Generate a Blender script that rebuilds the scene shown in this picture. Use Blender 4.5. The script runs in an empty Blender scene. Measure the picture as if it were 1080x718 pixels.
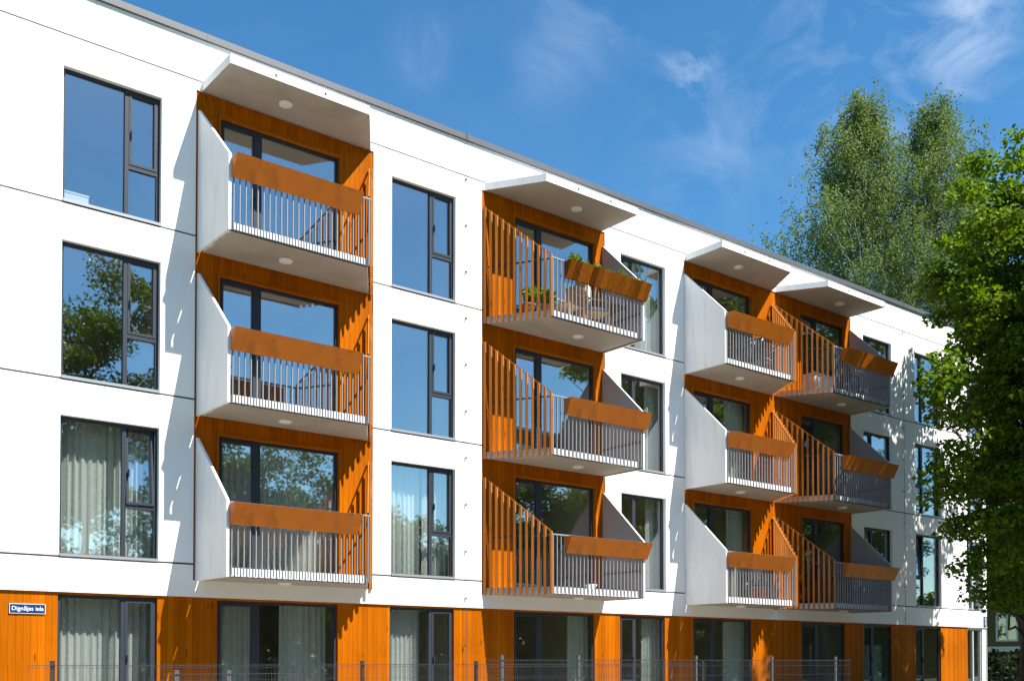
import bpy, bmesh, math, random
import numpy as np
from mathutils import Vector, Matrix

S = bpy.context.scene
C = S.collection
R = math.radians

# ------------------------------------------------------------------ helpers
def link(o, parent=None):
    C.objects.link(o)
    if parent: o.parent = parent
    return o

def obj(name, bm, mats, parent=None, smooth=False):
    me = bpy.data.meshes.new(name)
    bmesh.ops.recalc_face_normals(bm, faces=bm.faces[:])
    bm.to_mesh(me); bm.free()
    for m in (mats if isinstance(mats, (list, tuple)) else [mats]): me.materials.append(m)
    if smooth:
        me.polygons.foreach_set('use_smooth', [True]*len(me.polygons))
    return link(bpy.data.objects.new(name, me), parent)

def tag(o, label=None, cat=None, group=None, kind=None):
    if label: o['label'] = label
    if cat: o['category'] = cat
    if group: o['group'] = group
    if kind: o['kind'] = kind
    return o

def empty(name, loc=(0, 0, 0), parent=None):
    o = bpy.data.objects.new(name, None); o.location = loc; o.empty_display_size = .2
    return link(o, parent)

def nb(): return bmesh.new()

def box(bm, x0, x1, y0, y1, z0, z1, mi=0):
    vs = [bm.verts.new((x, y, z)) for x in (x0, x1) for y in (y0, y1) for z in (z0, z1)]
    for f in ((0, 1, 3, 2), (4, 6, 7, 5), (0, 4, 5, 1), (2, 3, 7, 6), (0, 2, 6, 4), (1, 5, 7, 3)):
        bm.faces.new([vs[i] for i in f]).material_index = mi
    return vs

def prism(bm, pts, axis_vec, mi=0, mi_a=None, mi_b=None):
    """polygon pts (3D) extruded by axis_vec"""
    a = [bm.verts.new(p) for p in pts]
    v = Vector(axis_vec)
    b = [bm.verts.new(Vector(p)+v) for p in pts]
    n = len(pts)
    f = bm.faces.new(a); f.material_index = mi if mi_a is None else mi_a
    f = bm.faces.new(b[::-1]); f.material_index = mi if mi_b is None else mi_b
    for i in range(n):
        bm.faces.new((a[i], b[i], b[(i+1) % n], a[(i+1) % n])).material_index = mi

def bar(bm, p, q, w, h, mi=0, up=(0, 0, 1)):
    """rectangular bar from p to q; w across, h along 'up'"""
    p = Vector(p); q = Vector(q); d = (q-p).normalized(); u = Vector(up)
    if abs(d.dot(u)) > .98: u = Vector((0, 1, 0))
    s = d.cross(u).normalized(); u = s.cross(d).normalized()
    prism(bm, [p+s*w/2+u*h/2, p-s*w/2+u*h/2, p-s*w/2-u*h/2, p+s*w/2-u*h/2], q-p, mi)

def tube(bm, pts, rad, seg=8, mi=0):
    rings = []
    n = len(pts)
    for i, p in enumerate(pts):
        p = Vector(p)
        d = (Vector(pts[min(i+1, n-1)])-Vector(pts[max(i-1, 0)])).normalized()
        a = d.orthogonal().normalized() if i == 0 else (pa-d*pa.dot(d)).normalized()
        pa = a; b = d.cross(a)
        r = rad[i] if isinstance(rad, (list, tuple)) else rad
        rings.append([bm.verts.new(p+(a*math.cos(t)+b*math.sin(t))*r) for t in [k*2*math.pi/seg for k in range(seg)]])
    for i in range(n-1):
        for k in range(seg):
            bm.faces.new((rings[i][k], rings[i][(k+1) % seg], rings[i+1][(k+1) % seg], rings[i+1][k])).material_index = mi
    bm.faces.new(rings[0][::-1]).material_index = mi; bm.faces.new(rings[-1]).material_index = mi

def lathe(bm, c, prof, seg=20, mi=0):
    """prof list of (r,z)"""
    rings = [[bm.verts.new((c[0]+r*math.cos(k*2*math.pi/seg), c[1]+r*math.sin(k*2*math.pi/seg), c[2]+z)) for k in range(seg)] for r, z in prof]
    for i in range(len(prof)-1):
        for k in range(seg):
            bm.faces.new((rings[i][k], rings[i][(k+1) % seg], rings[i+1][(k+1) % seg], rings[i+1][k])).material_index = mi
    bm.faces.new(rings[0][::-1]).material_index = mi; bm.faces.new(rings[-1]).material_index = mi

# ------------------------------------------------------------------ materials
def mat(name):
    m = bpy.data.materials.new(name); m.use_nodes = True
    nt = m.node_tree; nt.nodes.clear()
    return m, nt, nt.nodes.new('ShaderNodeOutputMaterial')

def N(nt, t, **k):
    n = nt.nodes.new(t)
    for a, b in k.items():
        if a.startswith('i_'):
            key = a[2:]
            n.inputs[int(key) if key.isdigit() else key.replace('_', ' ')].default_value = b
        else: setattr(n, a, b)
    return n

def principled(name, col, rough=.7, metal=0., var=.06, scale=3., bump=0., bscale=40., stretch=(1, 1, 1), spec=.5, dirt=None):
    m, nt, out = mat(name); L = nt.links.new
    p = N(nt, 'ShaderNodeBsdfPrincipled', i_Roughness=rough, i_Metallic=metal)
    p.inputs['Specular IOR Level'].default_value = spec
    tc = N(nt, 'ShaderNodeTexCoord'); mp = N(nt, 'ShaderNodeMapping', i_Scale=stretch); L(tc.outputs['Object'], mp.inputs[0])
    nz = N(nt, 'ShaderNodeTexNoise', i_Scale=scale, i_Detail=6., i_Roughness=.6); L(mp.outputs[0], nz.inputs['Vector'])
    mx = N(nt, 'ShaderNodeMix', data_type='RGBA')
    lo = [max(0, c*(1-var*2)) for c in col]+[1]; hi = [min(1, c*(1+var*2)) for c in col]+[1]
    mx.inputs[6].default_value = lo; mx.inputs[7].default_value = hi
    L(nz.outputs['Fac'], mx.inputs[0])
    src = mx.outputs[2]
    if dirt:
        n2 = N(nt, 'ShaderNodeTexNoise', i_Scale=dirt[1], i_Detail=5.); m2 = N(nt, 'ShaderNodeMapping', i_Scale=dirt[3]); L(tc.outputs['Object'], m2.inputs[0]); L(m2.outputs[0], n2.inputs['Vector'])
        rp = N(nt, 'ShaderNodeMapRange', i_1=dirt[2][0], i_2=dirt[2][1], i_3=0., i_4=dirt[4]); L(n2.outputs['Fac'], rp.inputs[0])
        m3 = N(nt, 'ShaderNodeMix', data_type='RGBA'); m3.inputs[7].default_value = list(dirt[0])+[1]
        L(rp.outputs[0], m3.inputs[0]); L(src, m3.inputs[6]); src = m3.outputs[2]
    L(src, p.inputs['Base Color'])
    if bump:
        n3 = N(nt, 'ShaderNodeTexNoise', i_Scale=bscale, i_Detail=4.); L(tc.outputs['Object'], n3.inputs['Vector'])
        b = N(nt, 'ShaderNodeBump', i_Strength=bump, i_Distance=.01); L(n3.outputs['Fac'], b.inputs['Height']); L(b.outputs[0], p.inputs['Normal'])
    L(p.outputs[0], out.inputs[0])
    return m

def wood_mat(name, col, board=.115, dark=.55, horizontal=False, seam=.04, var=.16, rough=.55):
    m, nt, out = mat(name); L = nt.links.new
    p = N(nt, 'ShaderNodeBsdfPrincipled', i_Roughness=rough); p.inputs['Specular IOR Level'].default_value = .03
    tc = N(nt, 'ShaderNodeTexCoord'); sp = N(nt, 'ShaderNodeSeparateXYZ'); L(tc.outputs['Object'], sp.inputs[0])
    dv = N(nt, 'ShaderNodeMath', operation='DIVIDE', i_1=board); L(sp.outputs[2 if horizontal else 0], dv.inputs[0])
    fl = N(nt, 'ShaderNodeMath', operation='FLOOR'); L(dv.outputs[0], fl.inputs[0])
    fr = N(nt, 'ShaderNodeMath', operation='FRACT'); L(dv.outputs[0], fr.inputs[0])
    wn = N(nt, 'ShaderNodeTexWhiteNoise', noise_dimensions='1D'); L(fl.outputs[0], wn.inputs['W'])
    # grain, shifted per board
    cmb = N(nt, 'ShaderNodeCombineXYZ'); L(wn.outputs[0], cmb.inputs[2 if not horizontal else 0])
    sc = N(nt, 'ShaderNodeVectorMath', operation='SCALE', i_3=30.); L(cmb.outputs[0], sc.inputs[0])
    ad = N(nt, 'ShaderNodeVectorMath', operation='ADD'); L(tc.outputs['Object'], ad.inputs[0]); L(sc.outputs[0], ad.inputs[1])
    mp = N(nt, 'ShaderNodeMapping', i_Scale=(1.2, 30, 30) if horizontal else (30, 30, 1.2)); L(ad.outputs[0], mp.inputs[0])
    gr = N(nt, 'ShaderNodeTexNoise', i_Scale=1.3, i_Detail=6., i_Roughness=.65, i_Distortion=.4); L(mp.outputs[0], gr.inputs['Vector'])
    mk = N(nt, 'ShaderNodeMapping', i_Scale=(1.6, 7, 7) if horizontal else (7, 7, 1.6)); L(ad.outputs[0], mk.inputs[0])
    kn = N(nt, 'ShaderNodeTexVoronoi', i_Scale=1.); L(mk.outputs[0], kn.inputs['Vector'])
    kr = N(nt, 'ShaderNodeMapRange', i_1=.05, i_2=.16, i_3=.45, i_4=1.); L(kn.outputs['Distance'], kr.inputs[0])
    g2 = N(nt, 'ShaderNodeMapRange', i_1=.3, i_2=.7, i_3=1-var, i_4=1+var*.6); L(gr.outputs['Fac'], g2.inputs[0])
    b2 = N(nt, 'ShaderNodeMapRange', i_1=0., i_2=1., i_3=1-var*1.0, i_4=1+var*.7); L(wn.outputs[0], b2.inputs[0])
    # big slow fade of the stain
    bg = N(nt, 'ShaderNodeTexNoise', i_Scale=.7, i_Detail=3.); L(tc.outputs['Object'], bg.inputs['Vector'])
    b3 = N(nt, 'ShaderNodeMapRange', i_1=.35, i_2=.65, i_3=.9, i_4=1.08); L(bg.outputs['Fac'], b3.inputs[0])
    m1 = N(nt, 'ShaderNodeMath', operation='MULTIPLY'); L(g2.outputs[0], m1.inputs[0]); L(b2.outputs[0], m1.inputs[1])
    m2 = N(nt, 'ShaderNodeMath', operation='MULTIPLY'); L(m1.outputs[0], m2.inputs[0]); L(kr.outputs[0], m2.inputs[1])
    m4 = N(nt, 'ShaderNodeMath', operation='MULTIPLY'); L(m2.outputs[0], m4.inputs[0]); L(b3.outputs[0], m4.inputs[1])
    # seam
    s1 = N(nt, 'ShaderNodeMath', operation='PINGPONG', i_1=.5); L(fr.outputs[0], s1.inputs[0])
    s2 = N(nt, 'ShaderNodeMapRange', i_1=seam*.4, i_2=seam, i_3=dark, i_4=1.); L(s1.outputs[0], s2.inputs[0])
    m3 = N(nt, 'ShaderNodeMath', operation='MULTIPLY'); L(m4.outputs[0], m3.inputs[0]); L(s2.outputs[0], m3.inputs[1])
    cl = N(nt, 'ShaderNodeVectorMath', operation='SCALE'); cl.inputs[0].default_value = col; L(m3.outputs[0], cl.inputs[3])
    L(cl.outputs[0], p.inputs['Base Color'])
    bp = N(nt, 'ShaderNodeBump', i_Strength=.5, i_Distance=.006); L(s2.outputs[0], bp.inputs['Height']); L(bp.outputs[0], p.inputs['Normal'])
    L(p.outputs[0], out.inputs[0])
    return m

def glass_mat(name, tint, base, warp):
    m, nt, out = mat(name); L = nt.links.new
    tr = N(nt, 'ShaderNodeBsdfTransparent', i_Color=list(tint)+[1])
    gl = N(nt, 'ShaderNodeBsdfGlossy', i_Roughness=.012, i_Color=(.93, .97, 1, 1))
    lw = N(nt, 'ShaderNodeLayerWeight'); pw = N(nt, 'ShaderNodeMath', operation='POWER', i_1=4.); L(lw.outputs['Facing'], pw.inputs[0])
    ma = N(nt, 'ShaderNodeMapRange', i_1=0., i_2=1., i_3=base, i_4=1.); L(pw.outputs[0], ma.inputs[0])
    tc = N(nt, 'ShaderNodeTexCoord'); nz = N(nt, 'ShaderNodeTexNoise', i_Scale=.9, i_Detail=1.); L(tc.outputs['Object'], nz.inputs['Vector'])
    bp = N(nt, 'ShaderNodeBump', i_Strength=warp, i_Distance=.02); L(nz.outputs['Fac'], bp.inputs['Height']); L(bp.outputs[0], gl.inputs['Normal'])
    mx = N(nt, 'ShaderNodeMixShader'); L(ma.outputs[0], mx.inputs[0]); L(tr.outputs[0], mx.inputs[1]); L(gl.outputs[0], mx.inputs[2])
    L(mx.outputs[0], out.inputs[0]); return m

def leaf_mat(name, a, b, trans=.35, scale=.6):
    m, nt, out = mat(name); L = nt.links.new
    tc = N(nt, 'ShaderNodeTexCoord'); nz = N(nt, 'ShaderNodeTexNoise', i_Scale=scale, i_Detail=3.); L(tc.outputs['Object'], nz.inputs['Vector'])
    ge = N(nt, 'ShaderNodeNewGeometry')
    ad = N(nt, 'ShaderNodeMath', operation='MULTIPLY_ADD', i_1=.55); L(ge.outputs['Random Per Island'], ad.inputs[0])
    mr = N(nt, 'ShaderNodeMapRange', i_1=.3, i_2=.7, i_3=0., i_4=.45); L(nz.outputs['Fac'], mr.inputs[0]); L(mr.outputs[0], ad.inputs[2])
    mx = N(nt, 'ShaderNodeMix', data_type='RGBA'); mx.inputs[6].default_value = list(a)+[1]; mx.inputs[7].default_value = list(b)+[1]; L(ad.outputs[0], mx.inputs[0])
    d = N(nt, 'ShaderNodeBsdfPrincipled', i_Roughness=.5); d.inputs['Specular IOR Level'].default_value = .14; L(mx.outputs[2], d.inputs['Base Color'])
    t = N(nt, 'ShaderNodeBsdfTranslucent'); 
    g = N(nt, 'ShaderNodeVectorMath', operation='MULTIPLY'); g.inputs[1].default_value = (1.5, 1.5, .5); L(mx.outputs[2], g.inputs[0]); L(g.outputs[0], t.inputs[0])
    ms = N(nt, 'ShaderNodeMixShader', i_0=trans); L(d.outputs[0], ms.inputs[1]); L(t.outputs[0], ms.inputs[2]); L(ms.outputs[0], out.inputs[0]); return m

def cloth_mat(name, col, trans=.45):
    m, nt, out = mat(name); L = nt.links.new
    d = N(nt, 'ShaderNodeBsdfDiffuse', i_Color=list(col)+[1]); t = N(nt, 'ShaderNodeBsdfTranslucent', i_Color=list(col)+[1])
    ms = N(nt, 'ShaderNodeMixShader', i_0=trans); L(d.outputs[0], ms.inputs[1]); L(t.outputs[0], ms.inputs[2])
    wv = N(nt, 'ShaderNodeTexNoise', i_Scale=60.); b = N(nt, 'ShaderNodeBump', i_Strength=.15, i_Distance=.003); L(wv.outputs['Fac'], b.inputs['Height']); L(b.outputs[0], d.inputs['Normal'])
    L(ms.outputs[0], out.inputs[0]); return m

M = dict(
    white=principled('white_render', (.83, .825, .81), .9, var=.015, scale=1.2, bump=.25, bscale=90, dirt=((.55, .54, .5), .9, (.52, .8), (2.5, 2.5, .5), .16)),
    joint=principled('joint_shadow_gap', (.045, .045, .05), .8),
    wood=wood_mat('stained_larch_cladding', (.41, .102, .0012), var=.2),
    slat=wood_mat('stained_larch_slats', (.47, .165, .034), board=.14, seam=.0, dark=1., var=.2),
    trim=wood_mat('larch_trim', (.42, .115, .003), board=2., seam=0., dark=1.),
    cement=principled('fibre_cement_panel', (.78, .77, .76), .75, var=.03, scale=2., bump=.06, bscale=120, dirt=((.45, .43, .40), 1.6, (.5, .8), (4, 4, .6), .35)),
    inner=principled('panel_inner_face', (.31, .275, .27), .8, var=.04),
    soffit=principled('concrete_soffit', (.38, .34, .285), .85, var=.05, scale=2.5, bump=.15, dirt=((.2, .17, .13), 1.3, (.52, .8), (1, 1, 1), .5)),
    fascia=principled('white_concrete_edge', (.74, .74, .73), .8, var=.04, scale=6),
    rust=principled('rust_orange_steel', (.43, .115, .003), .42, var=.09, scale=3.5, bump=.12, bscale=60, dirt=((.20, .05, .006), 3.5, (.5, .72), (1.2, 1, .7), .6)),
    planks=wood_mat('streaked_planter_planks', (.27, .082, .008), board=.17, dark=.7, seam=.04, var=.5, rough=.7),  # lighter and darker browns, streaked board by board
    steel=principled('galvanised_steel', (.25, .255, .265), .45, metal=.0, var=.05),
    dsteel=principled('dark_steel', (.06, .06, .065), .5, metal=.3),
    frame=principled('anthracite_frame', (.026, .032, .043), .5, var=.03, spec=.3),
    lframe=principled('pale_grey_frame', (.42, .45, .48), .4, var=.03),
    coping=principled('zinc_coping', (.075, .08, .09), .5, metal=.0, var=.06, scale=4, stretch=(.4, 1, 1)),
    sill=principled('metal_sill', (.33, .34, .36), .4, metal=.4),
    lamp=principled('opal_lamp_glass', (.78, .76, .72), .3),
    room=principled('painted_room', (.58, .55, .46), .9),
    roomfloor=wood_mat('parquet', (.30, .18, .09), board=.12),
    roof=principled('roof_felt', (.10, .10, .10), .9),
    glass=glass_mat('window_glass', (.965, .985, .975), .245, .06),
    glassd=glass_mat('dark_window_glass', (.90, .93, .91), .13, .05),
    curtain=cloth_mat('sheer_curtain', (.84, .88, .84), .32),
    plaster=principled('beige_plaster', (.15, .12, .07), .9, var=.06),
    grass=principled('grass_blades', (.06, .11, .025), .9, var=.3, scale=6, bump=.8, bscale=30),
    asphalt=principled('asphalt', (.05, .05, .052), .9, var=.12, scale=25, bump=.3),
    paving=principled('concrete_paving', (.33, .32, .30), .85, var=.1, scale=4, bump=.2),
    kerb=principled('kerb_stone', (.36, .35, .33), .8),
    paint=principled('road_paint', (.75, .75, .72), .7),
    wire=principled('fence_wire', (.035, .04, .045), .5, metal=.0),
    fpost=principled('fence_post_grey', (.085, .09, .10), .5, metal=.0),
    fpostd=principled('fence_post_brown', (.030, .022, .020), .6),
    blue=principled('blue_enamel', (.007, .030, .115), .3, var=.03),
    enamel=principled('white_enamel', (.78, .80, .82), .35, var=.02),
    maple=leaf_mat('maple_leaf', (.032, .075, .006), (.165, .26, .018), .38),
    birch=leaf_mat('birch_leaf', (.075, .125, .05), (.19, .25, .105), .36),
    far=leaf_mat('far_leaf', (.035, .075, .012), (.12, .18, .03), .35),
    bounce_gravel=principled('warm_bounce_gravel', (.17, .15, .10), .95, var=.12, scale=14, bump=.5, bscale=50),  # warm tone chosen to bounce light up onto the soffits
    hedge=leaf_mat('hedge_leaf', (.012, .022, .006), (.03, .05, .012), .2),
    bark=principled('brown_bark', (.075, .06, .045), .95, var=.3, scale=8, bump=1., bscale=14, stretch=(1, 1, .25)),
    bbark=principled('birch_bark', (.55, .53, .48), .85, var=.15, scale=3, stretch=(1, 1, 4), dirt=((.05, .045, .04), 2.5, (.55, .62), (1, 1, 5), 1.)),
    pot=principled('terracotta', (.30, .12, .06), .8),
    wicker=principled('brown_wicker', (.10, .06, .035), .8, var=.3, scale=30, bump=.8, bscale=60),
    pine=wood_mat('pale_pine', (.55, .33, .16), board=.3, seam=0, dark=1.),
    fabric=principled('white_fabric', (.74, .73, .71), .95, var=.04, bump=.2, bscale=60),
    darkf=principled('dark_fabric', (.03, .033, .045), .9),
    herb=leaf_mat('herb_leaf', (.07, .14, .015), (.22, .30, .05), .35),
)

# ------------------------------------------------------------------ setting: ground
def sheet(name, x0, x1, y0, y1, z, m, kind='structure', th=None):
    bm = nb()
    if th: box(bm, x0, x1, y0, y1, z-th, z)
    else:
        bm.faces.new([bm.verts.new(p) for p in ((x0, y0, z), (x1, y0, z), (x1, y1, z), (x0, y1, z))])
    return tag(obj(name, bm, m), kind=kind)
sheet('ground', -900, 900, -900, 900, 0, M['grass'])
sheet('pavement', -60, 120, -20.5, -17.0, .12, M['paving'], th=.12)
sheet('road', -200, 300, -27.5, -20.7, .004, M['asphalt'])
sheet('kerb', -200, 300, -20.7, -20.5, .13, M['kerb'], th=.13)
bm = nb()
for i in range(60):
    x = -60+i*4
    bm.faces.new([bm.verts.new(p) for p in ((x, -24.16, .008), (x+1.6, -24.16, .008), (x+1.6, -24.04, .008), (x, -24.04, .008))])
tag(obj('road_markings', bm, M['paint']), kind='structure')
sheet('terrace_paving', 4, 29, -2.4, -.02, .05, M['paving'], th=.05)
sheet('bounce_yard', -60, 120, -17.0, -2.42, .008, M['bounce_gravel'])  # unseen ground added to bounce warm light onto soffits and walls
sheet('lawn', -60, 120, -31.0, -27.6, .006, M['grass'])

# ------------------------------------------------------------------ building
FL = [9.37, 6.37, 3.37]          # window sills, top floor first
HEADS = [11.68, 8.71, 5.74]
GF = 2.76
XL, XR, ZT = -9.0, 36.48, 13.0
building = empty('apartment_building')
tag(building, 'white four-storey apartment block with orange timber balcony bays and a ground floor of orange boards', 'building')

cols = [('W1', 5.255, 6.945, 1), ('W2', 11.80, 13.435, 1), ('W3', 18.46, 20.06, -1), ('W4', 28.94, 30.52, -1), ('W5', 31.89, 33.46, -1), ('W6', 35.22, 36.22, 0)]
doors = [('A', 8.06, 10.59, 1), ('B', 15.10, 17.60, 1), ('C', 21.14, 23.56, 1), ('D', 25.79, 27.98, 1)]
openings = []       # x0,x1,z0,z1,kind,side,id,floor
for n, x0, x1, s in cols:
    for f in range(3): openings.append((x0, x1, FL[f], HEADS[f], 'win', s, n, f))
    openings.append((x0, x1, .12, 2.72, 'win', s, n, 3))
for n, x0, x1, s in doors:
    for f in range(3): openings.append((x0, x1, [9.26, 6.26, 3.26][f], [11.70, 8.73, 5.76][f], 'door', s, n, f))
    openings.append((x0, x1, .12, 2.72, 'door', s, n, 3))
bays = [(7.58, 11.36), (14.15, 17.92), (20.77, 28.29)]
JZ = [12.245, 9.37, 6.372, 3.372]
JH = .034

xs = {XL, XR}; zs = {0., GF, 3.06, 12.05, ZT}
for o in openings: xs |= {o[0], o[1]}; zs |= {o[2], o[3]}
for b in bays: xs |= set(b)
for j in JZ: zs |= {j, j-JH}
VJ = [13.70, 31.16]
xs = sorted(xs); zs = sorted(zs)
REV = .15
def cell(x, z):
    for o in openings:
        if o[0] < x < o[1] and o[2] < z < o[3]: return ('open', REV)
    for a, b in bays:
        if a < x < b and 3.06 < z < 12.05: return ('wood', .025)
    if z < GF:
        return ('wood', .045) if x < 35.15 else ('white', .045)
    for j in JZ:
        if j-JH < z < j: return ('joint', .03)
    return ('white', 0.)
grid = [[cell((xs[i]+xs[i+1])/2, (zs[k]+zs[k+1])/2) for k in range(len(zs)-1)] for i in range(len(xs)-1)]
wb, wdb = nb(), nb()
def q(bm, pts, mi=0):
    bm.faces.new([bm.verts.new(p) for p in pts]).material_index = mi
WI = {'white': 0, 'joint': 1}
for i in range(len(xs)-1):
    for k in range(len(zs)-1):
        kd, d = grid[i][k]; x0, x1, z0, z1 = xs[i], xs[i+1], zs[k], zs[k+1]
        if kd != 'open':
            bm = wdb if kd == 'wood' else wb
            q(bm, ((x0, d, z0), (x1, d, z0), (x1, d, z1), (x0, d, z1)), WI.get(kd, 0))
        if i+1 < len(xs)-1:
            k2, d2 = grid[i+1][k]
            if abs(d-d2) > 1e-6:
                own = kd if d < d2 else k2
                bm = wdb if own == 'wood' else wb
                q(bm, ((x1, d, z0), (x1, d2, z0), (x1, d2, z1), (x1, d, z1)), WI.get(own, 0))
        if k+1 < len(zs)-1:
            k2, d2 = grid[i][k+1]
            if abs(d-d2) > 1e-6:
                own = kd if d < d2 else k2
                bm = wdb if own == 'wood' else wb
                q(bm, ((x0, d, z1), (x1, d, z1), (x1, d2, z1), (x0, d2, z1)), WI.get(own, 0))
YB = 10.5
q(wb, ((XL, 0, 0), (XL, YB, 0), (XL, YB, ZT), (XL, 0, ZT)))
q(wb, ((XR, 0, 0), (XR, YB, 0), (XR, YB, ZT), (XR, 0, ZT)))
q(wb, ((XL, YB, 0), (XR, YB, 0), (XR, YB, ZT), (XL, YB, ZT)))
me_wall = obj('wall', wb, [M['white'], M['joint']], building)
me_wood = obj('timber_cladding', wdb, M['wood'], building)
bm = nb(); box(bm, XL+.02, XR-.02, .02, YB-.02, 12.75, 12.9); obj('roof', bm, M['roof'], building)
bm = nb()
box(bm, XL-.05, XR+.06, -.055, .42, ZT, ZT+.125); box(bm, XL-.05, XR+.06, YB-.36, YB+.05, ZT, ZT+.125)
box(bm, XL-.05, XL+.36, .42, YB-.36, ZT, ZT+.125); box(bm, XR-.34, XR+.06, .42, YB-.36, ZT, ZT+.125)
for k in range(24):    # sheet laps
    x = XL+1+k*1.97; box(bm, x, x+.05, -.058, .422, ZT-.003, ZT+.128)
obj('roof_coping', bm, M['coping'], building)

# rooms behind the openings
bm = nb()
for (x0, x1, z0, z1, kd, s, n, f) in openings:
    a, b, c, d, y0, y1 = x0-.38, x1+.38, z0-.06, z1+.2, REV+.02, 4.2
    if n == 'W6': b = x1+.12
    if f == 3: d = z1+.1
    q(bm, ((a, y1, c), (b, y1, c), (b, y1, d), (a, y1, d)), 0)
    q(bm, ((a, y0, c), (a, y1, c), (a, y1, d), (a, y0, d)), 0)
    q(bm, ((b, y0, c), (b, y1, c), (b, y1, d), (b, y0, d)), 0)
    q(bm, ((a, y0, d), (b, y0, d), (b, y1, d), (a, y1, d)), 0)
    q(bm, ((a, y0, c), (b, y0, c), (b, y1, c), (a, y1, c)), 1)
obj('interior', bm, [M['room'], M['roomfloor']], building)

def rect_frame(bm, x0, x1, z0, z1, w, y0, y1, mi=0):
    box(bm, x0, x1, y0, y1, z1-w, z1, mi); box(bm, x0, x1, y0, y1, z0, z0+w, mi)
    box(bm, x0, x0+w, y0, y1, z0+w, z1-w, mi); box(bm, x1-w, x1, y0, y1, z0+w, z1-w, mi)

rnd = random.Random(4)
def make_window(o):
    x0, x1, z0, z1, kd, s, n, f = o
    y = REV-.055
    fb, gb, hb = nb(), nb(), nb()
    fr = M['lframe'] if n == 'W6' else M['frame']
    w = .055
    rect_frame(fb, x0, x1, z0, z1, w, y, y+.07)
    gm = M['glass']
    def pane(a, b, c, d, tilt=0):
        # each pane leans a hair so that the reflections differ
        e1, e2 = rnd.uniform(-.0016, .0016)*(b-a), rnd.uniform(-.0018, .0018)*(d-c)
        yy = y+.032
        vs = []
        for (x, z) in ((a, c), (b, c), (b, d), (a, d)):
            yv = yy + (e1 if x == b else 0)+(e2 if z == d else 0)+(tilt*(z-c)/(d-c))
            vs.append((x, yv, z))
        prism(gb, vs, (0, .016, 0))
    def sash(a, b, c, d, tilt=0):
        ww = .045
        if tilt:
            bar(fb, (a+ww/2, y-.008, c), (a+ww/2, y-.008+tilt, d), ww, .05, up=(0, 1, 0)); bar(fb, (b-ww/2, y-.008, c), (b-ww/2, y-.008+tilt, d), ww, .05, up=(0, 1, 0))
            box(fb, a+ww, b-ww, y-.03, y+.02, c, c+ww); box(fb, a+ww, b-ww, y-.03+tilt, y+.02+tilt, d-ww, d)
        else: rect_frame(fb, a, b, c, d, ww, y-.012, y+.05)
        pane(a+ww-.008, b-ww+.008, c+ww-.008, d-ww+.008, tilt)
    if kd == 'win' and s != 0:
        sw = .60; mw = .07
        if s > 0: m0 = x1-w-.50-mw; fx0, fx1, sx0, sx1 = x0+w, m0, m0+mw, x1-w
        else: m0 = x0+w+.46; sx0, sx1, fx0, fx1 = x0+w, m0, m0+mw, x1-w
        box(fb, m0, m0+mw, y-.004, y+.066, z0+w, z1-w)
        pane(fx0-.008, fx1+.008, z0+w-.008, z1-w+.008)
        zt = z0+.90 if f < 3 else 1.02
        box(fb, sx0, sx1, y-.002, y+.064, zt, zt+.07)
        tl = .10 if (n, f) in (('W1', 2), ('W5', 2)) else 0
        sash(sx0+.003, sx1-.003, zt+.075, z1-w-.003, tl)
        pane(sx0-.008, sx1+.008, z0+w-.008, zt+.008)
        hx = sx0+.03 if s > 0 else sx1-.05
        box(hb, hx, hx+.02, y-.055, y-.016, zt+.55, zt+.68)
    elif kd == 'win':
        m0 = x0+.42
        box(fb, m0, m0+.07, y-.004, y+.066, z0+w, z1-w)
        pane(x0+w-.008, m0+.008, z0+w-.008, z1-w+.008); pane(m0+.062, x1-w+.008, z0+w-.008, z1-w+.008)
    else:
        m0 = x0+.69+w; mw = .12
        if f == 3: gm = M['glassd']
        box(fb, m0, m0+mw, y-.004, y+.066, z0+w, z1-w)
        sash(x0+w+.003, m0-.003, z0+w+.003, z1-w-.003)
        pane(m0+mw-.008, x1-w+.008, z0+w-.008, z1-w+.008)
        box(hb, m0-.035, m0-.015, y-.065, y-.016, z0+1.0, z0+1.14)
    if n in 'CD' or f == 3 and n in ('W4', 'W5'): gm = M['glassd']
    nm = 'window' if kd == 'win' else 'balcony_door'
    W = obj(nm, fb, fr, building)
    obj('pane', gb, gm, W)
    if len(hb.verts): obj('handle', hb, M['frame'], W)
    else: hb.free()
    bm = nb()
    if kd == 'win' and f < 3:
        bar(bm, (x0+.004, -.012, z0+.012), (x1-.004, -.012, z0+.012), .02, .05); box(bm, x0+.004, x1-.004, -.02, REV-.056, z0+.002, z0+.028)
        obj('sill', bm, M['sill'], W)
    elif kd == 'door' and f < 3:
        box(bm, x0-.045, x1+.045, -.0, .024, z1+.001, z1+.05); box(bm, x0-.045, x0-.001, 0., .024, z0, z1); box(bm, x1+.001, x1+.045, 0., .024, z0, z1)
        obj('trim', bm, M['trim'], W)
    else: bm.free()
    return W
for o in openings: make_window(o)

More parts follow.
